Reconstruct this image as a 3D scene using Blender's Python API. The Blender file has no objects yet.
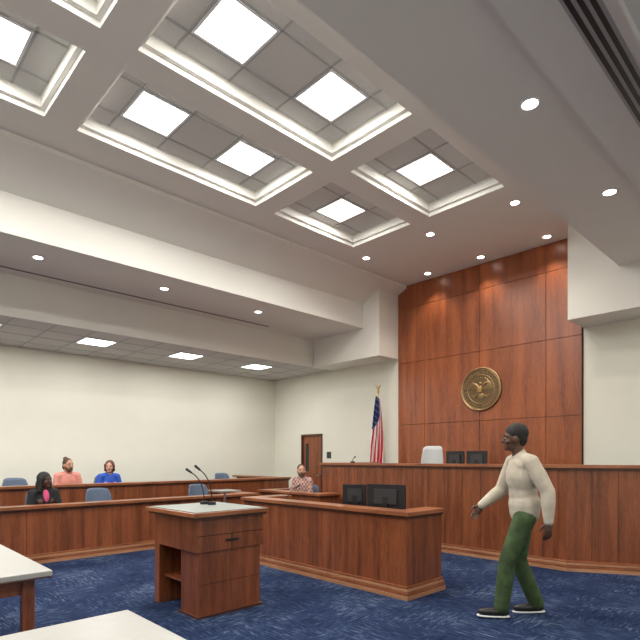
import bpy, math, random
from mathutils import Vector, Matrix
random.seed(3)
scn = bpy.context.scene
scn.view_settings.view_transform = 'Standard'
COL = scn.collection

# ------------------------------------------------------------------ materials
def mat(name, col, rough=0.5, metal=0.0, emis=None, estr=0.0, coat=0.0, noise=None):
    m = bpy.data.materials.new(name); m.use_nodes = True
    nt = m.node_tree; b = nt.nodes['Principled BSDF']
    b.inputs['Base Color'].default_value = (*col, 1)
    b.inputs['Roughness'].default_value = rough
    b.inputs['Metallic'].default_value = metal
    if coat: b.inputs['Coat Weight'].default_value = coat
    if emis:
        b.inputs['Emission Color'].default_value = (*emis, 1)
        b.inputs['Emission Strength'].default_value = estr
    if noise:
        sc, amt = noise
        tc = nt.nodes.new('ShaderNodeTexCoord'); n = nt.nodes.new('ShaderNodeTexNoise')
        n.inputs['Scale'].default_value = sc; n.inputs['Detail'].default_value = 4
        r = nt.nodes.new('ShaderNodeValToRGB')
        r.color_ramp.elements[0].position = 0.3; r.color_ramp.elements[1].position = 0.7
        r.color_ramp.elements[0].color = (*[c*(1-amt) for c in col], 1)
        r.color_ramp.elements[1].color = (*[min(1, c*(1+amt)) for c in col], 1)
        nt.links.new(tc.outputs['Object'], n.inputs['Vector'])
        nt.links.new(n.outputs['Fac'], r.inputs['Fac'])
        nt.links.new(r.outputs['Color'], b.inputs['Base Color'])
    return m

def wood(name, dark, light, scale=(5, 5, 0.35), rough=0.34, coat=0.25):
    m = bpy.data.materials.new(name); m.use_nodes = True
    nt = m.node_tree; b = nt.nodes['Principled BSDF']; L = nt.links.new
    tc = nt.nodes.new('ShaderNodeTexCoord')
    mp = nt.nodes.new('ShaderNodeMapping'); mp.inputs['Scale'].default_value = scale
    n = nt.nodes.new('ShaderNodeTexNoise'); n.inputs['Scale'].default_value = 2.2
    n.inputs['Detail'].default_value = 7; n.inputs['Distortion'].default_value = 0.4
    mp2 = nt.nodes.new('ShaderNodeMapping'); mp2.inputs['Scale'].default_value = tuple(s*9 for s in scale)
    n2 = nt.nodes.new('ShaderNodeTexNoise'); n2.inputs['Scale'].default_value = 3; n2.inputs['Detail'].default_value = 3
    mx = nt.nodes.new('ShaderNodeMath'); mx.operation = 'MULTIPLY_ADD'; mx.inputs[1].default_value = 0.6
    r = nt.nodes.new('ShaderNodeValToRGB')
    r.color_ramp.elements[0].position = 0.52; r.color_ramp.elements[1].position = 1.04
    r.color_ramp.elements[0].position = 0.55; r.color_ramp.elements[1].position = 1.0
    r.color_ramp.elements[0].color = (*dark, 1); r.color_ramp.elements[1].color = (*light, 1)
    L(tc.outputs['Object'], mp.inputs['Vector']); L(tc.outputs['Object'], mp2.inputs['Vector'])
    L(mp.outputs[0], n.inputs['Vector']); L(mp2.outputs[0], n2.inputs['Vector'])
    L(n2.outputs['Fac'], mx.inputs[0]); L(n.outputs['Fac'], mx.inputs[2])
    L(mx.outputs[0], r.inputs['Fac']); L(r.outputs['Color'], b.inputs['Base Color'])
    b.inputs['Roughness'].default_value = rough; b.inputs['Coat Weight'].default_value = coat
    b.inputs['Coat Roughness'].default_value = 0.3
    return m

def carpet():
    m = bpy.data.materials.new('carpet_blue'); m.use_nodes = True
    nt = m.node_tree; b = nt.nodes['Principled BSDF']; L = nt.links.new
    tc = nt.nodes.new('ShaderNodeTexCoord')
    outs = []
    for sc in ((5, 40, 1), (40, 5, 1)):
        mp = nt.nodes.new('ShaderNodeMapping'); mp.inputs['Scale'].default_value = sc
        n = nt.nodes.new('ShaderNodeTexNoise'); n.inputs['Scale'].default_value = 1.2
        n.inputs['Detail'].default_value = 6; n.inputs['Roughness'].default_value = 0.78
        L(tc.outputs['Object'], mp.inputs['Vector']); L(mp.outputs[0], n.inputs['Vector']); outs.append(n)
    ck = nt.nodes.new('ShaderNodeTexChecker'); ck.inputs['Scale'].default_value = 1/0.61
    L(tc.outputs['Object'], ck.inputs['Vector'])
    mx = nt.nodes.new('ShaderNodeMix'); mx.data_type = 'FLOAT'
    L(ck.outputs['Fac'], mx.inputs[0]); L(outs[0].outputs['Fac'], mx.inputs[2]); L(outs[1].outputs['Fac'], mx.inputs[3])
    big = nt.nodes.new('ShaderNodeTexNoise'); big.inputs['Scale'].default_value = 1.6; big.inputs['Detail'].default_value = 3
    L(tc.outputs['Object'], big.inputs['Vector'])
    ad = nt.nodes.new('ShaderNodeMath'); ad.operation = 'MULTIPLY_ADD'; ad.inputs[1].default_value = .3; 
    L(big.outputs['Fac'], ad.inputs[0]); L(mx.outputs[0], ad.inputs[2])
    sb = nt.nodes.new('ShaderNodeMath'); sb.operation = 'SUBTRACT'; sb.inputs[1].default_value = .15; L(ad.outputs[0], sb.inputs[0])
    r = nt.nodes.new('ShaderNodeValToRGB'); e = r.color_ramp.elements
    e[0].position = 0.37; e[0].color = (0.007, 0.013, 0.040, 1)
    e[1].position = 0.68; e[1].color = (0.15, 0.19, 0.28, 1)
    x = e.new(0.54); x.color = (0.020, 0.036, 0.090, 1)
    L(sb.outputs[0], r.inputs['Fac']); L(r.outputs['Color'], b.inputs['Base Color'])
    b.inputs['Roughness'].default_value = 0.95; b.inputs['Specular IOR Level'].default_value = 0.1
    return m

M = {}
M['wall'] = mat('wall_paint_cream', (0.77, 0.755, 0.66), 0.8, noise=(3, 0.012))
M['ceil'] = mat('ceiling_paint_white', (0.83, 0.81, 0.755), 0.85, noise=(2, 0.012))
M['tile'] = mat('acoustic_tile', (0.62, 0.61, 0.58), 0.95, noise=(60, 0.05))
M['tbar'] = mat('tile_grid', (0.42, 0.42, 0.41), 0.6)
M['carpet'] = carpet()
M['wood'] = wood('wood_cherry', (0.110, 0.030, 0.011), (0.31, 0.092, 0.034))
M['woodp'] = wood('wood_panel', (0.175, 0.043, 0.014), (0.40, 0.112, 0.036), scale=(2.6, 2.6, 0.25), rough=0.36)
M['woodh'] = wood('wood_cap', (0.18, 0.055, 0.021), (0.38, 0.135, 0.055), scale=(1.0, 1.0, 5), rough=0.3)
M['woodl'] = wood('wood_light_bead', (0.36, 0.16, 0.08), (0.55, 0.28, 0.15), scale=(1, 1, 4))
M['woodd'] = wood('wood_dark', (0.05, 0.014, 0.007), (0.12, 0.035, 0.014))
M['seam'] = mat('seam_dark', (0.04, 0.012, 0.006), 0.7)
M['black'] = mat('black_plastic', (0.012, 0.012, 0.014), 0.4)
M['dgrey'] = mat('dark_grey_plastic', (0.03, 0.032, 0.036), 0.45)
M['metal'] = mat('brushed_metal', (0.45, 0.45, 0.45), 0.35, 1)
M['white'] = mat('laminate_white', (0.44, 0.435, 0.41), 0.35, noise=(30, 0.03))
M['greytop'] = mat('laminate_grey', (0.26, 0.28, 0.26), 0.4, noise=(25, 0.05))
M['trim'] = mat('fixture_trim_white', (0.8, 0.8, 0.8), 0.5)
M['lens'] = mat('troffer_lens', (0.9, 0.9, 0.9), 0.5, emis=(1, 0.99, 0.96), estr=5)
M['lensd'] = mat('downlight_lens', (0.9, 0.9, 0.9), 0.5, emis=(1, 0.93, 0.82), estr=12)
M['fabric'] = mat('chair_fabric_blue', (0.12, 0.16, 0.23), 0.9, noise=(120, 0.2))
M['leatherg'] = mat('chair_leather_grey', (0.50, 0.52, 0.52), 0.5)
M['bronze'] = mat('seal_bronze', (0.42, 0.29, 0.15), 0.38, 1.0, noise=(40, 0.2))
M['bronzed'] = mat('seal_bronze_dark', (0.17, 0.11, 0.06), 0.5, 0.8)
M['gold'] = mat('gold', (0.75, 0.50, 0.16), 0.3, 1.0)
M['fred'] = mat('flag_red', (0.60, 0.015, 0.03), 0.8)
M['fwhite'] = mat('flag_white', (0.9, 0.88, 0.86), 0.8)
M['fblue'] = mat('flag_blue', (0.02, 0.045, 0.20), 0.8)
M['glass'] = mat('dark_glass', (0.02, 0.025, 0.03), 0.1)
M['base'] = mat('baseboard_dark', (0.05, 0.03, 0.025), 0.5)

# ------------------------------------------------------------------ mesh builder
class MB:
    def __init__(s): s.v = []; s.f = []; s.m = []; s.s = []; s.mats = []
    def mi(s, k):
        if k not in s.mats: s.mats.append(k)
        return s.mats.index(k)
    def add(s, vs, fs, k, smooth=False):
        o = len(s.v); i = s.mi(k)
        s.v += [tuple(v) for v in vs]
        for f in fs:
            s.f.append([o+a for a in f]); s.m.append(i); s.s.append(smooth)
    def box(s, x0, x1, y0, y1, z0, z1, k, T=None):
        vs = [Vector((x, y, z)) for z in (z0, z1) for x, y in ((x0, y0), (x1, y0), (x1, y1), (x0, y1))]
        if T is not None: vs = [T @ v for v in vs]
        s.add(vs, [(3, 2, 1, 0), (4, 5, 6, 7), (0, 1, 5, 4), (1, 2, 6, 5), (2, 3, 7, 6), (3, 0, 4, 7)], k)
    def cyl(s, p0, p1, r0, r1, k, n=20, T=None, smooth=True):
        p0 = Vector(p0); p1 = Vector(p1); d = (p1-p0).normalized()
        a = d.orthogonal().normalized(); b = d.cross(a)
        vs = []
        for p, r in ((p0, r0), (p1, r1)):
            for i in range(n):
                t = 2*math.pi*i/n; vs.append(p+a*(r*math.cos(t))+b*(r*math.sin(t)))
        if T is not None: vs = [T @ v for v in vs]
        s.add(vs, [(i, (i+1) % n, n+(i+1) % n, n+i) for i in range(n)], k, smooth)
        s.add(vs, [tuple(range(n))[::-1], tuple(range(n, 2*n))], k, False)
    def ell(s, c, r, k, R=None, nu=20, nv=12, T=None, p=1.0):
        c = Vector(c); vs = []
        def sg(x): return math.copysign(abs(x)**p, x)
        for j in range(1, nv):
            ph = math.pi*j/nv
            for i in range(nu):
                t = 2*math.pi*i/nu
                vs.append(Vector((r[0]*sg(math.sin(ph))*sg(math.cos(t)), r[1]*sg(math.sin(ph))*sg(math.sin(t)), r[2]*sg(math.cos(ph)))))
        vs.append(Vector((0, 0, r[2]))); vs.append(Vector((0, 0, -r[2])))
        if R is not None: vs = [R @ v for v in vs]
        vs = [v+c for v in vs]
        if T is not None: vs = [T @ v for v in vs]
        fs = []
        for j in range(nv-2):
            for i in range(nu):
                fs.append((j*nu+i, (j+1)*nu+i, (j+1)*nu+(i+1) % nu, j*nu+(i+1) % nu))
        a = (nv-1)*nu
        for i in range(nu):
            fs.append((a, i, (i+1) % nu)); fs.append((a+1, (nv-2)*nu+(i+1) % nu, (nv-2)*nu+i))
        s.add(vs, fs, k, True)
    def tube(s, pts, r, k, n=8, T=None):
        pts = [Vector(p) for p in pts]
        rs = r if isinstance(r, (list, tuple)) else [r]*len(pts)
        vs = []; a = None
        for i, p in enumerate(pts):
            d = (pts[min(i+1, len(pts)-1)]-pts[max(i-1, 0)]).normalized()
            if a is None: a = d.orthogonal().normalized()
            a = (a-d*a.dot(d)).normalized(); b = d.cross(a)
            for j in range(n):
                t = 2*math.pi*j/n; vs.append(p+a*rs[i]*math.cos(t)+b*rs[i]*math.sin(t))
        if T is not None: vs = [T @ v for v in vs]
        fs = [(i*n+j, i*n+(j+1) % n, (i+1)*n+(j+1) % n, (i+1)*n+j) for i in range(len(pts)-1) for j in range(n)]
        s.add(vs, fs, k, True)
        s.add(vs, [tuple(range(n))[::-1], tuple(range((len(pts)-1)*n, len(pts)*n))], k)
    def torus(s, c, ax1, ax2, R, r, k, n=64, m=8, R2=None):
        c = Vector(c); ax1 = Vector(ax1); ax2 = Vector(ax2); nn = ax1.cross(ax2)
        vs = []
        for i in range(n):
            t = 2*math.pi*i/n; dr = ax1*math.cos(t)+ax2*math.sin(t)
            for j in range(m):
                u = 2*math.pi*j/m; vs.append(c+dr*(R+r*math.cos(u))+nn*r*math.sin(u))
        s.add(vs, [(i*m+j, ((i+1) % n)*m+j, ((i+1) % n)*m+(j+1) % m, i*m+(j+1) % m) for i in range(n) for j in range(m)], k, True)
    def sweep(s, o0, o1, z0, z1, path, k):
        P = [Vector(p) for p in path]; n = len(P); N = []
        for i in range(n):
            def nr(a, b):
                d = (b-a).normalized(); return Vector((d.y, -d.x))
            if i == 0: q = nr(P[0], P[1])
            elif i == n-1: q = nr(P[-2], P[-1])
            else:
                a = nr(P[i-1], P[i]); b = nr(P[i], P[i+1]); q = (a+b).normalized(); q = q/max(0.3, q.dot(a))
            N.append(q)
        vs = []
        for p, q in zip(P, N):
            for o, z in ((o0, z0), (o1, z0), (o1, z1), (o0, z1)):
                w = p+q*o; vs.append((w.x, w.y, z))
        fs = []
        for i in range(n-1):
            for j in range(4):
                fs.append((i*4+j, i*4+(j+1) % 4, (i+1)*4+(j+1) % 4, (i+1)*4+j))
        fs.append((3, 2, 1, 0)); e = (n-1)*4; fs.append((e, e+1, e+2, e+3))
        s.add(vs, fs, k)
    def build(s, name, bevel=0, parent=None):
        me = bpy.data.meshes.new(name); me.from_pydata(s.v, [], s.f); 
        for k in s.mats: me.materials.append(M[k])
        for p, i, sm in zip(me.polygons, s.m, s.s): p.material_index = i; p.use_smooth = sm
        me.update()
        import bmesh
        bm = bmesh.new(); bm.from_mesh(me); bmesh.ops.recalc_face_normals(bm, faces=bm.faces); bm.to_mesh(me); bm.free()
        ob = bpy.data.objects.new(name, me); COL.objects.link(ob)
        if bevel:
            b = ob.modifiers.new('bevel', 'BEVEL'); b.width = bevel; b.segments = 2; b.limit_method = 'ANGLE'; b.angle_limit = math.radians(50)
        if parent: ob.parent = parent
        return ob

# ------------------------------------------------------------------ room
XL, XR, YB, YR = -11.6, 1.6, 9.35, -4.5
ZL, ZM, ZU, ZC = 3.70, 4.37, 4.91, 5.31
CD = .19
mb = MB(); mb.box(XL-.2, XR+.2, YR-.2, YB+.2, -0.1, 0, 'carpet'); mb.build('floor')
mb = MB(); mb.box(XL-.15, XL, YR, YB, 0, 5.9, 'wall'); mb.build('wall_left')
mb = MB(); mb.box(XR, XR+.15, YR, YB, 0, 5.9, 'wall'); mb.build('wall_right')
mb = MB(); mb.box(XL-.15, XR+.15, YR-.15, YR, 0, 5.9, 'wall'); mb.build('wall_rear')
DX0, DX1, DZ = -10.45, -9.62, 2.10
mb = MB()
mb.box(XL-.15, DX0, YB, YB+.15, 0, 5.9, 'wall'); mb.box(DX1, XR+.15, YB, YB+.15, 0, 5.9, 'wall')
mb.box(DX0, DX1, YB, YB+.15, DZ, 5.9, 'wall'); mb.build('wall_back')
# ceiling
mb = MB()
def strip(xa, za, xb, zb, k, y0=YR, y1=YB):
    mb.add([(xa, y0, za), (xb, y0, zb), (xb, y1, zb), (xa, y1, za)], [(0, 1, 2, 3)], k)
for mir in (0, 1):
    g = (lambda x: -10-x) if mir else (lambda x: x)
    strip(g(XL), ZL, g(-9.23), ZL, 'tile'); strip(g(-9.23), ZL, g(-9.23), ZM, 'ceil')
    strip(g(-9.23), ZM, g(-7.59), ZM, 'ceil'); strip(g(-7.59), ZM, g(-7.59), ZU, 'ceil')
    strip(g(-7.59), ZU, g(-6.88), ZC-.06, 'ceil'); strip(g(-6.88), ZC-.06, g(-6.88), ZC, 'ceil')
    # small edge beads
    for (x, z, w, h) in ((-7.59, ZM, .02, .05), (-9.23, ZL, .02, .05)):
        xa, xb = sorted((g(x), g(x+w))); mb.box(xa, xb, YR, 8.64, z, z+h, 'ceil')
xs = [-6.88, -6.30, -5.02, -4.66, -3.40, -3.12]
ys = [YR, -3.8, -1.2, -.85, 1.75, 2.1, 4.7, 5.05, 6.9, YB]
for i in range(5):
    for j in range(9):
        x0, x1, y0, y1 = xs[i], xs[i+1], ys[j], ys[j+1]
        if i in (1, 3) and j in (1, 3, 5, 7):
            lv = [(0, 0), (0, .06), (.05, .06), (.05, CD)]
            R = []
            for ins, dz in lv:
                R.append([(x0+ins, y0+ins, ZC+dz), (x1-ins, y0+ins, ZC+dz), (x1-ins, y1-ins, ZC+dz), (x0+ins, y1-ins, ZC+dz)])
            for a, b in zip(R[:-1], R[1:]):
                for q in range(4): mb.add([a[q], a[(q+1) % 4], b[(q+1) % 4], b[q]], [(0, 1, 2, 3)], 'ceil')
            mb.add(R[-1], [(0, 1, 2, 3)], 'tile')
            cx = (x0+x1)/2 - (.10 if j == 7 else 0)
            cys = {1: (-3.1, -1.85), 3: (-.2, 1.1), 5: (2.77, 4.05), 7: (6.02,)}[j]
            for s_ in (-.315, .315): mb.box(cx+s_-.012, cx+s_+.012, y0+.05, y1-.05, ZC+CD-.008, ZC+CD+.001, 'tbar')
            for cy in cys:
                for s_ in (-.315, .315): mb.box(x0+.05, x1-.05, cy+s_-.012, cy+s_+.012, ZC+CD-.008, ZC+CD+.001, 'tbar')
        else:
            mb.add([(x0, y0, ZC), (x1, y0, ZC), (x1, y1, ZC), (x0, y1, ZC)], [(0, 1, 2, 3)], 'ceil')
# T-bar grid in the low ceilings
for g in ((lambda x: x), (lambda x: -10-x)):
    for k in range(-3, 3):
        x = g(-10.1+.32+k*.64)
        if (XL < x < -9.3) or (-.7 < x < XR): mb.box(x-.012, x+.012, YR, YB, ZL-.006, ZL+.001, 'tbar')
    for k in range(-13, 9):
        y = 3.72+.32+k*.64
        if y < YB:
            a, b = sorted((g(XL), g(-9.25))); mb.box(a, b, y-.012, y+.012, ZL-.006, ZL+.001, 'tbar')
# end soffit boxes flanking the wood panel
mb.box(-9.21, -7.12, 8.64, YB, ZL, 5.6, 'ceil'); mb.box(-3.18, -.79, 8.64, YB, ZL, 5.6, 'ceil')
# slightly dropped band on the right
mb.box(-1.51, -.78, YR, 8.64, ZM-.15, ZM+.001, 'ceil')
mb.build('ceiling')
mb = MB(); mb.box(XL, XL+.015, YR, YB, 0, .1, 'base'); mb.build('baseboard_left')
mb = MB(); mb.box(XL, DX0-.06, YB-.015, YB, 0, .1, 'base'); mb.box(DX1+.06, -7.15, YB-.015, YB, 0, .1, 'base'); mb.box(-3.15, XR, YB-.015, YB, 0, .1, 'base'); mb.build('baseboard_back')
# air slots
def slot(x, n, z):
    m = MB()
    for i in range(n): m.box(x+i*.055, x+i*.055+.03, -3, 7.0, z-.004, z, 'black')
    m.box(x-.02, x+n*.055, -3.02, 7.02, z-.002, z, 'tbar')
    m.build('linear_air_diffuser')
slot(-8.95, 1, ZM); slot(-1.20, 3, ZM-.15)

# door
mb = MB()
mb.box(DX0+.04, DX1-.04, YB+.03, YB+.08, .01, DZ-.04, 'wood')
mb.box(DX0, DX0+.05, YB-.02, YB+.12, 0, DZ, 'woodd'); mb.box(DX1-.05, DX1, YB-.02, YB+.12, 0, DZ, 'woodd'); mb.box(DX0, DX1, YB-.02, YB+.12, DZ-.05, DZ, 'woodd')
mb.box(DX0+.14, DX0+.26, YB+.022, YB+.031, 1.1, 1.85, 'glass')
mb.cyl((DX1-.12, YB+.03, 1.0), (DX1-.12, YB-.03, 1.0), .02, .02, 'metal'); mb.box(DX1-.22, DX1-.11, YB-.04, YB-.025, .99, 1.01, 'metal')
mb.build('door_1', .004)
mb = MB(); mb.box(-9.45, -9.3, YB-.012, YB-.001, 1.45, 1.62, 'dgrey'); mb.build('door_sign')

# wood paneling
mb = MB()
mb.box(-7.12, -3.18, YB-.02, YB-.001, .0, ZC-.002, 'seam')
cols = [-7.11, -6.40, -5.10, -3.80, -3.19]; rows = [.0, 2.2, 3.58, 4.80, ZC-.004]
for i in range(4):
    for j in range(4):
        mb.box(cols[i]+.004, cols[i+1]-.004, YB-.05, YB-.015, rows[j]+.004, rows[j+1]-.004, 'woodp')
mb.build('wood_wall_paneling', .002)

# seal
mb = MB(); sc = Vector((-5.06, YB-.075, 2.82)); A = Vector((1, 0, 0)); B = Vector((0, 0, 1)); NY = Vector((0, -1, 0))
mb.cyl(sc+Vector((0, .024, 0)), sc, .42, .42, 'bronzed', 64)
for R, r in ((.415, .02), (.385, .008), (.285, .010)): mb.torus(sc, A, B, R, r, 'bronze')
for i in range(44):
    t = 2*math.pi*i/44
    if i % 11 == 0: continue
    rr = .335; c = sc+A*rr*math.cos(t)+B*rr*math.sin(t)
    e1 = (A*math.cos(t)+B*math.sin(t)); e2 = (-A*math.sin(t)+B*math.cos(t))
    T = Matrix.Translation(c) @ Matrix([[e2[q], NY[q], e1[q]] for q in range(3)]).to_4x4()
    w = .012 if i % 3 else .016
    mb.box(-w, -w+.008, 0, .012, -.026, .026, 'bronze', T); mb.box(w-.008, w, 0, .012, -.026, .026, 'bronze', T)
    mb.box(-w, w, 0, .012, .018 if i % 2 else -.004, .026 if i % 2 else .004, 'bronze', T)
def q(x, z, y=0): return sc+A*x+B*z+NY*y
mb.ell(q(0, -.01, .01), (.05, .03, .09), 'bronze')
mb.ell(q(0, .11, .02), (.028, .025, .035), 'bronze'); mb.cyl(q(.015, .115, .025), q(.05, .105, .02), .012, .002, 'gold', 8)
for sx in (-1, 1):
    mb.tube([q(sx*.03, .04, .01), q(sx*.10, .10, .015), q(sx*.17, .13, .012), q(sx*.22, .10, .01)], [.022, .025, .02, .01], 'bronze')
    for kx in range(8):
        a = kx/7; s0 = q(sx*(.05+.16*a), .06+.06*math.sin(a*2.4), .012)
        mb.tube([s0, q(sx*(.06+.2*a), -.03+.02*a-.03*(1-a), .012)], [.013, .007], 'bronze', 6)
    mb.tube([q(sx*.03, -.09, .012), q(sx*.09, -.14, .014), q(sx*.16, -.13, .01)], [.014, .010, .005], 'bronze')
    for kx in range(5): mb.ell(q(sx*(.09+.022*kx), -.135+.02*math.sin(kx*2), .012), (.014, .01, .008), 'gold', nu=8, nv=6)
for kx in range(5): mb.tube([q((kx-2)*.012, -.08, .01), q((kx-2)*.03, -.19, .01)], [.012, .010], 'bronze', 6)
mb.box(-.045, .045, 0, .045, -.05, .05, 'gold', Matrix.Translation(q(0, -.01, .0)) @ Matrix([[1, 0, 0], [0, -1, 0], [0, 0, 1]]).to_4x4())
for kx in range(4): mb.box(-.036+kx*.021, -.027+kx*.021, .045, .049, -.05, .02, 'bronzed', Matrix.Translation(q(0, -.01, .0)) @ Matrix([[1, 0, 0], [0, -1, 0], [0, 0, 1]]).to_4x4())
for kx in range(9):
    t = math.pi*(.2+.6*kx/8); mb.ell(q(.23*math.cos(t), .23*math.sin(t), .006), (.012, .008, .012), 'gold', nu=6, nv=5)
mb.build('court_seal')

# ------------------------------------------------------------------ lights
def area(name, loc, size, w, col, par):
    l = bpy.data.lights.new(name, 'AREA'); l.shape = 'SQUARE'; l.size = size; l.energy = w; l.color = col
    o = bpy.data.objects.new(name, l); COL.objects.link(o); o.location = loc; o.parent = par
def troffer(x, y, z, w):
    m = MB()
    m.box(x-.30, x+.30, y-.30, y-.275, z-.012, z+.02, 'trim'); m.box(x-.30, x+.30, y+.275, y+.30, z-.012, z+.02, 'trim')
    m.box(x-.30, x-.275, y-.275, y+.275, z-.012, z+.02, 'trim'); m.box(x+.275, x+.30, y-.275, y+.275, z-.012, z+.02, 'trim')
    m.box(x-.275, x+.275, y-.275, y+.275, z-.006, z+.02, 'lens')
    o = m.build('troffer_light'); area('lamp', (x, y, z-.016), .54, w, (1, .985, .94), o)
def down(x, y, z, w, ang=120):
    m = MB(); m.cyl((x, y, z-.012), (x, y, z+.01), .085, .085, 'trim', 28); m.cyl((x, y, z-.014), (x, y, z-.011), .062, .062, 'lensd', 24)
    o = m.build('recessed_downlight')
    l = bpy.data.lights.new('lamp', 'SPOT'); l.energy = w; l.spot_size = math.radians(ang); l.spot_blend = .7; l.shadow_soft_size = .05; l.color = (1, .90, .76)
    q_ = bpy.data.objects.new('lamp', l); COL.objects.link(q_); q_.location = (x, y, z-.07); q_.parent = o
PW = 35
for cx in (-5.66, -4.03):
    for cy in (6.02, 4.05, 2.77, 1.1, -.2, -1.85, -3.1): troffer(cx-(.10 if cy > 6 else 0), cy, ZC+CD, PW)
for cx in (-10.1, .1):
    for cy in (7.56, 5.64, 3.72, 1.80, -.12, -2.04): troffer(cx, cy, ZL, PW*.85 if cx < -5 else PW*.6)
for cx in (-8.15, -1.82):
    for cy in (6.14, 4.14, 2.18, .2, -1.8): down(cx, cy, ZM, 50)
for cx in (-6.45, -5.0, -3.5): down(cx, 7.44, ZC, 60)
for cx in (-6.1, -4.9, -3.65): down(cx, 8.98, ZC, 42, 100)
w = bpy.data.worlds.new('world'); scn.world = w; w.use_nodes = True
w.node_tree.nodes['Background'].inputs[0].default_value = (.8, .85, 1, 1); w.node_tree.nodes['Background'].inputs[1].default_value = .3

# ------------------------------------------------------------------ millwork
def run(m, path, h, cin=.12, cout=.045, t=.06, seam=.9, z0=0):
    m.sweep(-t, 0, z0, h-.045, path, 'wood')
    m.sweep(-cin, cout, h-.04, h, path, 'woodh')
    m.sweep(-t, .018, h-.07, h-.04, path, 'woodd')
    m.sweep(0, .055, z0, z0+.04, path, 'woodl'); m.sweep(0, .044, z0+.044, z0+.075, path, 'woodh')
    m.sweep(0, .034, z0+.079, z0+.105, path, 'woodl'); m.sweep(0, .022, z0+.109, z0+.13, path, 'woodh')
    for a, b in zip(path[:-1], path[1:]):
        a = Vector(a); b = Vector(b); L = (b-a).length; n = max(1, round(L/seam)); d = (b-a)/L
        for i in range(1, n):
            p = a+d*(L*i/n); m.sweep(-.001, .0015, z0+.13, h-.07, [p, p+d*.006], 'seam')

# judge bench
mb = MB(); run(mb, [(-7.1, 8.3), (-7.1, 6.9), (-2.56, 6.9), (-.2, 8.2)], 1.37, cin=.25, seam=.30)
mb.box(-7.03, -2.6, 6.97, 7.55, 1.12, 1.16, 'woodh')
mb.build('judges_bench', .004)
mb = MB()
vs = [(-7.0, 7.0), (-2.6, 7.0), (-.6, 8.1), (-.6, 9.28), (-7.0, 9.28)]
mb.add([(x, y, 0) for x, y in vs]+[(x, y, .45) for x, y in vs], [(4, 3, 2, 1, 0), (5, 6, 7, 8, 9)]+[(i, (i+1) % 5, 5+(i+1) % 5, 5+i) for i in range(5)], 'carpet')
mb.build('raised_dais')
# clerk desk
mb = MB(); run(mb, [(-6.02, 5.02), (-6.02, 4.3), (-3.18, 4.3), (-3.18, 4.95)], .90, cin=.20, seam=1.6)
mb.box(-5.97, -3.23, 4.355, 5.0, .71, .74, 'woodh'); mb.box(-4.6, -4.56, 4.4, 4.95, 0, .71, 'wood')
mb.build('clerk_desk', .004)
# witness stand
mb = MB(); run(mb, [(-8.3, 7.5), (-8.3, 6.3), (-6.55, 6.3), (-6.55, 6.8)], .82, cin=.22, seam=.6); mb.build('witness_stand', .004)
# jury box
mb = MB(); run(mb, [(-7.8, -3.2), (-7.8, 5.8), (-9.25, 5.8)], .80, seam=1.25, cin=.2)
mb.build('jury_box_front_rail', .004)
mb = MB(); run(mb, [(-9.4, -3.2), (-9.4, 8.0), (-11.5, 8.0)], 1.0, seam=1.25, cin=.2)
mb.build('jury_box_rear_rail', .004)
mb = MB(); mb.box(XL+.02, -9.47, -3.2, 7.93, 0, .15, 'carpet'); mb.build('jury_platform')

# lectern
mb = MB()
x0, x1, y0, y1 = -4.93, -4.07, 2.38, 3.13
mb.box(x0-.02, x1+.07, y0-.07, y1+.02, .93, .965, 'woodh'); mb.box(x0+.01, x1+.03, y0-.03, y1-.01, .964, .972, 'greytop')
mb.box(x0-.01, x1+.04, y0-.04, y1+.01, .905, .93, 'woodd')
mb.box(x0+.1, x1, y0, y1, .60, .905, 'wood')
mb.box(x1-.34, x1-.02, y0+.03, y1-.03, 0, .60, 'wood')
mb.box(x0, x0+.10, y0+.02, y1-.02, 0, .905, 'wood')
mb.box(x0+.08, x1-.3, y1-.05, y1-.02, 0, .6, 'woodd')
mb.box(x0+.08, x1-.3, y0+.08, y1-.05, .26, .28, 'wood')
mb.box(x1-.36, x1, y0+.01, y1-.01, 0, .02, 'woodd')
mb.box(x1-.001, x1+.002, y0, y1, .745, .752, 'seam'); mb.box(x1-.001, x1+.002, (y0+y1)/2-.003, (y0+y1)/2+.003, .60, .745, 'seam')
mb.box(x1+.0, x1+.012, (y0+y1)/2-.07, (y0+y1)/2+.07, .68, .70, 'black')
mb.box(x1-.021, x1-.017, y0+.03, y1-.03, .30, .304, 'seam')
mb.build('lectern', .004)
def mic(base, top, h=0):
    m = MB(); b = Vector(base); t = Vector(top)
    m.cyl(b, b+Vector((0, 0, .03)), .045, .04, 'black'); mid = Vector((b.x, b.y, b.z+(t.z-b.z)*.75))
    pts = []
    for i in range(13):
        u = i/12; pts.append((1-u)**2*(b+Vector((0, 0, .03)))+2*u*(1-u)*mid+u*u*t)
    m.tube(pts, .006, 'black'); d = (pts[-1]-pts[-2]).normalized()
    m.cyl(pts[-1], pts[-1]+d*.06, .011, .014, 'black', 12); m.ell(pts[-1]+d*.065, (.015, .015, .015), 'black', nu=10, nv=8)
    m.build('gooseneck_microphone')
Rt = Vector((.6934, .7206, 0))
b = Vector((-4.74, 2.86, .972)); mic(b, b-Rt*.13+Vector((0, 0, .33)))
b = Vector((-4.62, 2.88, .972)); mic(b, b-Rt*.12+Vector((0, 0, .36)))
b = Vector((-6.4, 7.0, 1.37)); mic(b, b+Vector((-.05, .10, .10)))
b = Vector((-5.5, 4.62, .74)); mic(b, b+Vector((.05, .15, .30)))

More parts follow.
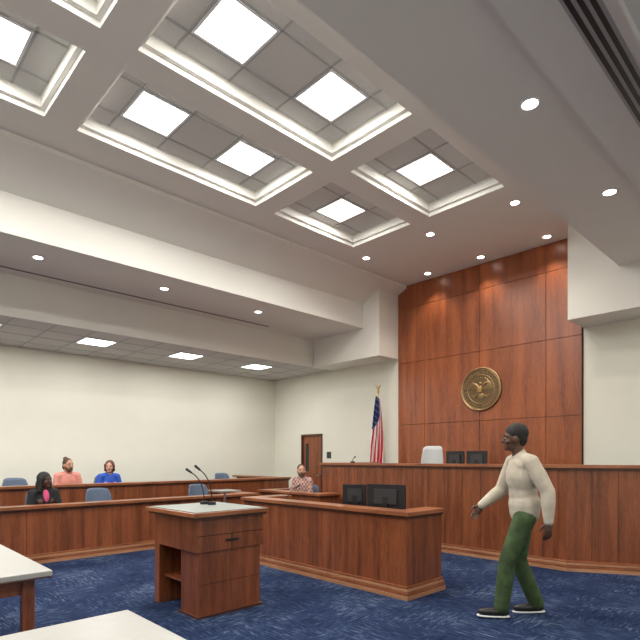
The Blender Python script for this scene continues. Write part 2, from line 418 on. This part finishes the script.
# counsel tables
def table(x0, x1, y0, y1):
    m = MB(); m.box(x0, x1, y0, y1, .715, .75, 'white')
    m.box(x0, x1, y0, y1, .705, .715, 'woodd')
    m.box(x0+.1, x1-.1, y0+.1, y0+.125, .60, .705, 'wood'); m.box(x0+.1, x1-.1, y1-.125, y1-.1, .60, .705, 'wood')
    m.box(x0+.1, x0+.125, y0+.1, y1-.1, .60, .705, 'wood'); m.box(x1-.125, x1-.1, y0+.1, y1-.1, .60, .705, 'wood')
    for x in (x0+.08, x1-.15):
        for y in (y0+.08, y1-.15): m.box(x, x+.07, y, y+.07, 0, .705, 'wood')
    m.build('counsel_table', .005)
table(-5.4, -3.50, .12, 1.02); table(-2.35, -.55, .10, 1.01)
# small stand
mb = MB(); mb.box(-7.5, -7.1, 4.6, 5.0, .90, .92, 'greytop'); mb.cyl((-7.3, 4.8, .03), (-7.3, 4.8, .90), .02, .02, 'metal')
mb.cyl((-7.3, 4.8, 0), (-7.3, 4.8, .03), .2, .18, 'metal', 28); mb.build('laptop_stand', .003)

# monitors
def monitor(x, y, z, w, h, ang, stand=.12, label='computer_monitor'):
    T = Matrix.Translation((x, y, z)) @ Matrix.Rotation(math.radians(ang), 4, 'Z'); m = MB()
    m.box(-.11, .11, -.08, .08, 0, .012, 'black', T); m.box(-.03, .03, -.035, -.015, .01, stand+h*.5, 'black', T)
    m.box(-w/2, w/2, -.012, .012, stand, stand+h, 'black', T); m.box(-w/2+.012, w/2-.012, .012, .014, stand+.015, stand+h-.012, 'glass', T)
    m.box(-w*.3, w*.3, -.03, -.010, stand+h*.2, stand+h*.8, 'dgrey', T)
    m.build(label, .003)
monitor(-3.80, 4.74, .74, .50, .29, 12)
monitor(-4.30, 4.74, .74, .30, .27, 35)
monitor(-4.40, 7.25, 1.16, .34, .27, -5, .14); monitor(-4.02, 7.25, 1.16, .32, .27, 12, .14)
mb = MB(); T = Matrix.Translation((-4.78, 4.66, .742))
mb.box(-.12, .12, -.1, .1, 0, .05, 'black', T); mb.box(-.11, -.05, -.1, .1, .05, .08, 'dgrey', T)
for i in range(3):
    for j in range(4): mb.box(-.02+i*.035, .0+i*.035, -.07+j*.035, -.05+j*.035, .05, .056, 'trim', T)
mb.build('desk_telephone', .003)

# chairs
def chair(x, y, z, ang, k='fabric', H=1.0):
    T = Matrix.Translation((x, y, z)) @ Matrix.Rotation(math.radians(ang), 4, 'Z'); m = MB()
    m.ell((0, 0, .425), (.25, .25, .05), k, T=T, p=.45)
    nu, nv = 12, 10; f = []; bk = []
    for j in range(nv+1):
        v = j/nv; zz = .47+(H-.47)*v
        for i in range(nu+1):
            u = i/nu*2-1; wd = .225*(1-.18*max(0, v-.6)/.4*abs(u)**3)*(1-.10*(1-v))
            xx = -.25-.07*v+.07*u*u; 
            zc = zz-.05*abs(u)**4*(v > .85)
            f.append(Vector((xx+.022, u*wd, zc))); bk.append(Vector((xx-.022, u*wd*.98, zc)))
    n = len(f); W = nu+1
    fs = [(j*W+i, j*W+i+1, (j+1)*W+i+1, (j+1)*W+i) for j in range(nv) for i in range(nu)]
    fs += [tuple(n+a for a in q_[::-1]) for q_ in fs]
    edge = [i for i in range(W)]+[j*W+nu for j in range(1, nv+1)]+[nv*W+i for i in range(nu-1, -1, -1)]+[j*W for j in range(nv-1, 0, -1)]
    for a, b in zip(edge, edge[1:]+edge[:1]): fs.append((a, b, n+b, n+a))
    m.add([T @ v for v in f+bk], fs, k, True)
    m.box(-.28, -.22, -.05, .05, .36, .52, 'black', T)
    for s_ in (-1, 1):
        m.tube([(-.24, s_*.2, .42), (-.2, s_*.27, .44), (-.18, s_*.28, .62), (.0, s_*.28, .65), (.14, s_*.28, .64)], .015, 'black', T=T)
        m.ell((0, s_*.28, .655), (.14, .03, .018), 'black', T=T)
        m.tube([(.14, s_*.28, .64), (.12, s_*.27, .46), (.08, s_*.2, .41)], .014, 'black', T=T)
    m.cyl((0, 0, .08), (0, 0, .40), .028, .022, 'metal', T=T)
    for i in range(5):
        a = 2*math.pi*i/5+.3; m.tube([(0, 0, .11), (.26*math.cos(a), .26*math.sin(a), .065)], [.025, .014], 'black', T=T)
        m.ell((.26*math.cos(a), .26*math.sin(a), .03), (.028, .028, .03), 'black', T=T, nu=10, nv=8)
    return m
def mkchair(name, *a, **k): chair(*a, **k).build(name)
for (x, y, z) in ((-8.6, 1.62, 0), (-8.62, 2.40, 0), (-8.6, 3.28, 0), (-8.6, 5.2, 0), (-10.2, 2.42, .15), (-10.2, 3.22, .15), (-10.2, 3.98, .15), (-10.2, 6.8, .15)):
    mkchair('juror_chair', x, y, z, random.uniform(-6, 6), H=.95)
mkchair('witness_chair', -7.72, 6.98, 0, -75, H=.90)
mkchair('judge_chair', -5.42, 8.0, .45, -75, k='leatherg', H=1.24)

# flag
mb = MB(); fx, fy = -7.36, 8.90
mb.cyl((fx, fy, 0), (fx, fy, .06), .16, .12, 'gold', 28); mb.cyl((fx, fy, .05), (fx, fy, 2.92), .014, .014, 'gold', 12)
mb.ell((fx, fy, 2.95), (.03, .03, .03), 'gold'); mb.ell((fx, fy, 3.02), (.022, .03, .045), 'gold')
for s_ in (-1, 1): mb.tube([(fx, fy, 3.02), (fx+s_*.04, fy, 3.06), (fx+s_*.075, fy, 3.10)], [.015, .018, .004], 'gold', 8)
U, V = 120, 48; vs = []
dirv = Vector((.72, -.69, 0)); pr = Vector((.69, .72, 0))
for j in range(V+1):
    v = j/V
    for i in range(U+1):
        u = i/U; z = 2.86-.10*u-1.5*v - .12*math.sin(u*3.1)*v
        wd = .07+.26*min(1, v*1.25+.08)**.8
        x = (u-.58)*wd; y = (.02+.035*min(1, v*2+.1))*math.sin(u*2*math.pi*3.5+1.5*v)
        p = Vector((fx, fy, 0))+pr*x*1.0+dirv*(.045)+dirv*y; vs.append((p.x, p.y, z))
W = U+1
grp = {}
for j in range(V):
    for i in range(U):
        u = i/U; v = j/V
        if v < .50 - .35*u and u < .75:
            k = 'fblue'
            if (i % 8 in (3, 4)) and (j % 4 == 1): k = 'fwhite'
        else: k = 'fred' if int((u*.95+v*.25)*9) % 2 == 0 else 'fwhite'
        grp.setdefault(k, []).append((j*W+i, j*W+i+1, (j+1)*W+i+1, (j+1)*W+i))
for k, fs in grp.items(): mb.add(vs, fs, k, True)
mb.build('national_flag')

# ------------------------------------------------------------------ people
SK = {'dark': (.10, .045, .025), 'light': (.60, .34, .24), 'tan': (.50, .27, .18)}
for k, c in SK.items(): M['skin_'+k] = mat('skin_'+k, c, .5)
M['hair_black'] = mat('hair_black', (.012, .010, .010), .7, noise=(80, .4)); M['hair_brown'] = mat('hair_brown', (.07, .03, .015), .6, noise=(80, .4))
M['hair_red'] = mat('hair_redbrown', (.10, .03, .02), .6, noise=(80, .4))
M['cl_cream'] = mat('sweater_cream', (.52, .46, .37), .9, noise=(14, .12)); M['cl_green'] = mat('trousers_green', (.045, .078, .026), .85, noise=(9, .45))
M['cl_pink'] = mat('shirt_salmon', (.66, .27, .22), .85, noise=(12, .08)); M['cl_blue'] = mat('blouse_blue', (.02, .09, .50), .75, noise=(12, .15))
M['cl_black'] = mat('jacket_black', (.012, .012, .015), .8); M['cl_hot'] = mat('top_pink', (.75, .10, .25), .8)
M['cl_navy'] = mat('trousers_navy', (.02, .025, .05), .85)
M['eyew'] = mat('eye_white', (.45, .42, .38), .3); M['lip'] = mat('lips', (.28, .08, .06), .5); M['lipd'] = mat('lips_dark', (.12, .04, .03), .5)
pl = mat('plaid_shirt', (.35, .12, .09), .85); nt = pl.node_tree
tc = nt.nodes.new('ShaderNodeTexCoord'); ck = nt.nodes.new('ShaderNodeTexChecker'); ck.inputs['Scale'].default_value = 22
ck.inputs['Color1'].default_value = (.60, .36, .30, 1); ck.inputs['Color2'].default_value = (.24, .14, .14, 1)
nt.links.new(tc.outputs['Object'], ck.inputs['Vector']); nt.links.new(ck.outputs['Color'], nt.nodes['Principled BSDF'].inputs['Base Color']); M['cl_plaid'] = pl

def remesh(m, vox, it=5, fac=.5):
    me = bpy.data.meshes.new('t'); me.from_pydata(m.v, [], m.f); me.update()
    import bmesh
    bm = bmesh.new(); bm.from_mesh(me); bmesh.ops.remove_doubles(bm, verts=bm.verts, dist=1e-6); bmesh.ops.recalc_face_normals(bm, faces=bm.faces); bm.to_mesh(me); bm.free()
    ob = bpy.data.objects.new('t', me); COL.objects.link(ob)
    r = ob.modifiers.new('r', 'REMESH'); r.mode = 'VOXEL'; r.voxel_size = vox
    s_ = ob.modifiers.new('s', 'SMOOTH'); s_.factor = fac; s_.iterations = it
    dg = bpy.context.evaluated_depsgraph_get(); dg.update(); ev = ob.evaluated_get(dg); out = bpy.data.meshes.new_from_object(ev)
    V_ = [v.co.copy() for v in out.vertices]; F_ = [tuple(p.vertices) for p in out.polygons]
    bpy.data.objects.remove(ob); bpy.data.meshes.remove(me); bpy.data.meshes.remove(out)
    return V_, F_

def cap(m, p0, r0, p1, r1):
    m.cyl(p0, p1, r0, r1, 'x', 16); m.ell(p0, (r0,)*3, 'x', nu=16, nv=10); m.ell(p1, (r1,)*3, 'x', nu=16, nv=10)
M['x'] = M['wall']

def hand(m, wr, d, pn, th):
    d = d.normalized(); pn = (pn-d*pn.dot(d)).normalized(); sd = d.cross(pn)
    if sd.dot(th) < 0: sd = -sd
    R = Matrix([[d[i], sd[i], pn[i]] for i in range(3)])
    m.ell(wr+d*.05, (.052, .040, .017), 'x', R=R, nu=16, nv=10)
    cap(m, wr-d*.02, .025, wr+d*.03, .024)
    for i, ln in enumerate((.070, .078, .072, .056)):
        b = wr+d*.088+sd*(.029-.0195*i); c = b+d*ln*.5+pn*.010; e = c+d*ln*.38+pn*.022; g_ = e+d*ln*.15+pn*.016
        cap(m, wr+d*.055+sd*(.024-.016*i), .010, b, .0092); cap(m, b, .0092, c, .0085); cap(m, c, .0085, e, .0078); cap(m, e, .0078, g_, .007)
    b = wr+d*.025+sd*.030; c = b+d*.032+sd*.026+pn*.008; e = c+d*.032+sd*.008+pn*.008
    cap(m, b, .014, c, .011); cap(m, c, .011, e, .009)

def person(name, o, f, J, top, bot, skin, hair, hairstyle, s=1.0, vox=.009, shirt_in=None, headf=None, shoe='black', tilt=0, female=False, beard=False):
    o = Vector(o); f = Vector(f).normalized(); up = Vector((0, 0, 1)); l = up.cross(f)
    P = lambda a: o+(f*a[0]+l*a[1]+up*a[2])*s
    R = Matrix([[f[i], l[i], up[i]] for i in range(3)])
    j = {k: P(v) for k, v in J.items()}
    sw = .9 if female else 1.0
    def torso(m, e):
        pel, ch, nk = j['pel'], j['ch'], j['nk']
        ax = (nk-pel).normalized(); fx_ = (f-ax*f.dot(ax)).normalized(); lx = ax.cross(fx_)
        RT = Matrix([[fx_[i], lx[i], ax[i]] for i in range(3)])
        m.ell(pel, ((.115+e)*s, (.165+e)*s, (.13+e)*s), 'x', R=R)
        mid = pel.lerp(ch, .5); m.ell(mid, ((.108+e)*s, (.142*sw+e)*s, (.19+e)*s), 'x', R=RT)
        m.ell(ch, ((.122+e)*s, (.165*sw+e)*s, (.19+e)*s), 'x', R=RT)
        if female: 
            for sg in (-1, 1): m.ell(ch+fx_*.075*s+lx*sg*.07*s+ax*.0, (.06*s, .065*s, .065*s), 'x', R=RT)
        m.ell(ch.lerp(nk, .55), ((.085+e)*s, (.16*sw+e)*s, (.075+e)*s), 'x', R=RT)
        for sd in 'LR':
            cap(m, nk.lerp(ch, .12), (.055+e)*s, j['sh'+sd], (.055+e)*s)
    def arm(m, sd, e, lo=0):
        S, E, Wr = j['sh'+sd], j['el'+sd], j['wr'+sd]
        cap(m, S, (.052+e)*s, S.lerp(E, .5), (.045+e+lo)*s); cap(m, S.lerp(E, .5), (.045+e+lo)*s, E, (.038+e+lo)*s)
        cap(m, E, (.038+e+lo)*s, E.lerp(Wr, .35), (.037+e+lo)*s); cap(m, E.lerp(Wr, .35), (.037+e+lo)*s, Wr, (.025+e)*s)
    def leg(m, sd, e, lo=0):
        H, K, A_ = j['hp'+sd], j['kn'+sd], j['an'+sd]
        cap(m, H, (.088+e)*s, K, (.055+e+lo*.3)*s); cap(m, K, (.055+e+lo*.3)*s, K.lerp(A_, .35), (.052+e+lo*.5)*s); cap(m, K.lerp(A_, .35), (.052+e+lo*.5)*s, A_, (.034+e+lo)*s)
    fin = MB()
    m = MB(); torso(m, 0)
    for sd in 'LR':
        arm(m, sd, 0); leg(m, sd, 0)
        d = (j['wr'+sd]-j['el'+sd]).normalized()*.75+(f*J['hdir'][0]+up*J['hdir'][2])*.5
        inn = l if sd == 'R' else -l
        hand(m, j['wr'+sd], d, inn*.6-up*.5*(abs(d.normalized().z) < .7), f+up*.3)
    hf = Vector(headf).normalized() if headf else f
    hl = up.cross(hf).normalized(); hu = up
    Rh = Matrix([[hf[i], hl[i], hu[i]] for i in range(3)])
    if tilt: Rh = Rh @ Matrix.Rotation(math.radians(tilt), 3, 'Y')
    hc = j['hd']; Q = lambda x, y, z: hc+Rh @ Vector((x, y, z))*s
    cap(m, j['nk']-up*.03*s, .062*s, Q(-.02, 0, -.07), .052*s)
    m.ell(Q(-.005, 0, .015), (.098*s, .077*s, .108*s), 'x', R=Rh, nu=24, nv=16)
    m.ell(Q(.028, 0, -.055), (.062*s, .054*s, .066*s), 'x', R=Rh); m.ell(Q(.075, 0, -.095), (.02*s, .024*s, .018*s), 'x', R=Rh)
    cap(m, Q(.088, 0, .01), .009*s, Q(.108, 0, -.026), .014*s); m.ell(Q(.09, 0, -.03), (.018*s, .02*s, .011*s), 'x', R=Rh)
    for sg in (-1, 1):
        m.ell(Q(-.005, sg*.080, -.008), (.022*s, .012*s, .033*s), 'x', R=Rh); cap(m, Q(.086, sg*.015, .025), .010*s, Q(.075, sg*.05, .024), .009*s)
        m.ell(Q(.06, sg*.045, -.03), (.026*s, .02*s, .022*s), 'x', R=Rh)
    V_, F_ = remesh(m, min(vox, .0065), 4, .4); fin.add(V_, F_, skin, True)
    for sg in (-1, 1):
        fin.ell(Q(.080, sg*.031, .004), (.011*s, .013*s, .007*s), 'eyew', R=Rh, nu=12, nv=8); fin.ell(Q(.088, sg*.031, .004), (.005*s, .006*s, .006*s), 'black', R=Rh, nu=10, nv=6)
        fin.tube([Q(.094, sg*.014, .028), Q(.092, sg*.032, .034), Q(.078, sg*.053, .028)], .0035*s, hair, 6)
    lp = 'lipd' if skin == 'skin_dark' else 'lip'
    fin.ell(Q(.087, 0, -.060), (.010*s, .024*s, .005*s), lp, R=Rh, nu=12, nv=8); fin.ell(Q(.085, 0, -.069), (.011*s, .020*s, .006*s), lp, R=Rh, nu=12, nv=8)
    m = MB()
    if hairstyle == 'short': m.ell(Q(-.022, 0, .038), (.097*s, .083*s, .098*s), 'x', R=Rh, nu=24, nv=16)
    elif hairstyle == 'afro':
        m.ell(Q(-.022, 0, .052), (.104*s, .088*s, .098*s), 'x', R=Rh, nu=24, nv=16); m.ell(Q(-.055, 0, .0), (.06*s, .074*s, .08*s), 'x', R=Rh)
    elif hairstyle == 'bun':
        m.ell(Q(-.022, 0, .038), (.098*s, .084*s, .100*s), 'x', R=Rh, nu=24, nv=16); m.ell(Q(-.08, 0, .12), (.045*s, .045*s, .04*s), 'x', R=Rh)
        m.ell(Q(-.07, 0, -.03), (.045*s, .07*s, .07*s), 'x', R=Rh)
    elif hairstyle == 'bob':
        m.ell(Q(-.025, 0, .035), (.106*s, .094*s, .108*s), 'x', R=Rh, nu=24, nv=16)
        m.ell(Q(-.06, 0, -.05), (.06*s, .088*s, .09*s), 'x', R=Rh)
        for sg in (-1, 1): cap(m, Q(.02, sg*.078, .04), .025*s, Q(.0, sg*.08, -.07), .024*s)
    elif hairstyle == 'long':
        m.ell(Q(-.025, 0, .035), (.110*s, .100*s, .110*s), 'x', R=Rh, nu=24, nv=16)
        m.ell(Q(-.07, 0, -.09), (.07*s, .105*s, .15*s), 'x', R=Rh)
        for sg in (-1, 1): cap(m, Q(.01, sg*.085, .03), .03*s, Q(.0, sg*.10, -.17), .035*s)
    V_, F_ = remesh(m, .007, 4, .4); fin.add(V_, F_, hair, True)
    if beard:
        m = MB(); m.ell(Q(.040, 0, -.085), (.056*s, .055*s, .042*s), 'x', R=Rh)
        for sg in (-1, 1): cap(m, Q(.0, sg*.066, -.02), .012*s, Q(.03, sg*.053, -.08), .018*s)
        cap(m, Q(.085, -.025, -.052), .007*s, Q(.085, .025, -.052), .007*s)
        V_, F_ = remesh(m, .006, 3, .4); fin.add(V_, F_, hair, True)
    m = MB(); torso(m, .016); cap(m, j['nk']-up*.02*s, .068*s, j['nk']+up*.02*s, .062*s)
    lo = .008 if name == 'walking_man' else 0
    if name == 'walking_man': m.ell(j['pel']+up*.06, (.140*s, .185*s, .15*s), 'x', R=R)
    for sd in 'LR':
        arm(m, sd, .017, lo)
    V_, F_ = remesh(m, vox, 5); fin.add(V_, F_, top, True)
    if shirt_in:
        c = j['ch']; fin.ell(c+f*.075*s+up*.06*s, (.072*s, .06*s, .13*s), shirt_in, R=R)
    m = MB(); m.ell(j['pel']-up*.01, (.125*s, .174*s, .125*s), 'x', R=R)
    for sd in 'LR': leg(m, sd, .012, .024)
    V_, F_ = remesh(m, vox, 5); fin.add(V_, F_, bot, True)
    for sd in 'LR':
        A_, T_ = j['an'+sd], j['to'+sd]; m = MB()
        cap(m, A_-up*.02, .045*s, A_-up*.04+(T_-A_).normalized()*.03, .042*s)
        df = (T_-A_); df.z = 0; df.normalize(); sl = up.cross(df)
        dd = (T_-(A_-up*.055*s)).normalized(); pu = dd.cross(sl) * -1
        if pu.z < 0: pu = -pu
        Rf = Matrix([[dd[i], sl[i], pu[i]] for i in range(3)])
        m.ell((A_-up*.05*s).lerp(T_, .5)-dd*.015+pu*.0, (.145*s, .046*s, .038*s), 'x', R=Rf, p=.8)
        V_, F_ = remesh(m, .008, 3); fin.add(V_, F_, shoe, True)
        c = (A_-up*.05*s).lerp(T_, .5)-dd*.015-pu*.033*s
        fin.ell(c, (.150*s, .049*s, .010*s), 'trim' if shoe == 'black' and name == 'walking_man' else 'black', R=Rf, p=.7)
    return fin.build(name)

# walking man
Fw = Vector((-.7206, .6934, 0))
walk = dict(pel=(0, 0, .97), ch=(.025, 0, 1.28), nk=(.045, 0, 1.48), hd=(.09, 0, 1.64),
    shL=(-.01, .175, 1.42), shR=(.06, -.175, 1.42), elL=(-.13, .24, 1.16), wrL=(-.13, .26, .90), elR=(.15, -.23, 1.15), wrR=(.35, -.19, 1.0),
    hpL=(.02, .09, .92), hpR=(-.01, -.09, .92), knL=(.18, .095, .52), anL=(.23, .10, .10), toL=(.41, .11, .05),
    knR=(.03, -.09, .49), anR=(-.13, -.085, .10), toR=(.04, -.10, .033), hdir=(.15, 0, -1))
fd = -Rt*.95+Fw*.10
person('walking_man', (-2.10, 4.66, 0), fd, walk, 'cl_cream', 'cl_green', 'skin_dark', 'hair_black', 'afro', s=1.0, vox=.009, headf=-Rt*.9+Fw*.25)

def seat(fl, lean=0, armv=0):
    s0 = fl+.45
    return dict(pel=(-.02, 0, s0+.11), ch=(-.03+lean*.6, 0, s0+.39), nk=(-.01+lean, 0, s0+.57), hd=(.03+lean*1.2, 0, s0+.725),
        shL=(-.02+lean, .17, s0+.52), shR=(-.02+lean, -.17, s0+.52), elL=(.04+lean, .23, s0+.26), elR=(.04+lean, -.23, s0+.26), wrL=(.28, .11, s0+.20+armv), wrR=(.28, -.10, s0+.20+armv),
        hpL=(0, .09, s0+.09), hpR=(0, -.09, s0+.09), knL=(.42, .12, s0+.07), knR=(.42, -.12, s0+.07), anL=(.44, .12, fl+.09), anR=(.42, -.13, fl+.09), toL=(.61, .13, fl+.035), toR=(.59, -.14, fl+.035), hdir=(.9, 0, -.3))
person('seated_bearded_man', (-10.16, 3.22, 0), (1, 0, 0), seat(.15), 'cl_pink', 'cl_navy', 'skin_tan', 'hair_brown', 'bun', beard=True, headf=(1, .3, 0), vox=.012)
person('seated_woman_in_blue', (-10.16, 3.98, 0), (1, 0, 0), seat(.15, .02), 'cl_blue', 'cl_navy', 'skin_light', 'hair_red', 'bob', headf=(.9, -.5, 0), female=True, s=.97, vox=.012)
person('seated_woman_in_jacket', (-8.58, 2.38, 0), (1, 0.1, 0), seat(0), 'cl_black', 'cl_navy', 'skin_dark', 'hair_black', 'long', headf=(.9, .5, 0), female=True, s=.95, vox=.012, shirt_in='cl_hot')
person('seated_witness_man', (-7.74, 6.94, 0), (.3, -1, 0), seat(.03), 'cl_plaid', 'cl_navy', 'skin_light', 'hair_brown', 'short', s=1.0, headf=(.85, -.55, 0), vox=.012, beard=True)

# ------------------------------------------------------------------ camera
cd = bpy.data.cameras.new('camera'); cam = bpy.data.objects.new('camera', cd); COL.objects.link(cam)
cam.location = (0, 0, 1.46); cam.rotation_euler = (math.radians(90), 0, math.radians(46.1))
cd.sensor_width = 36; cd.lens = 28.7; cd.shift_y = .2156; cd.clip_start = .05
scn.camera = cam
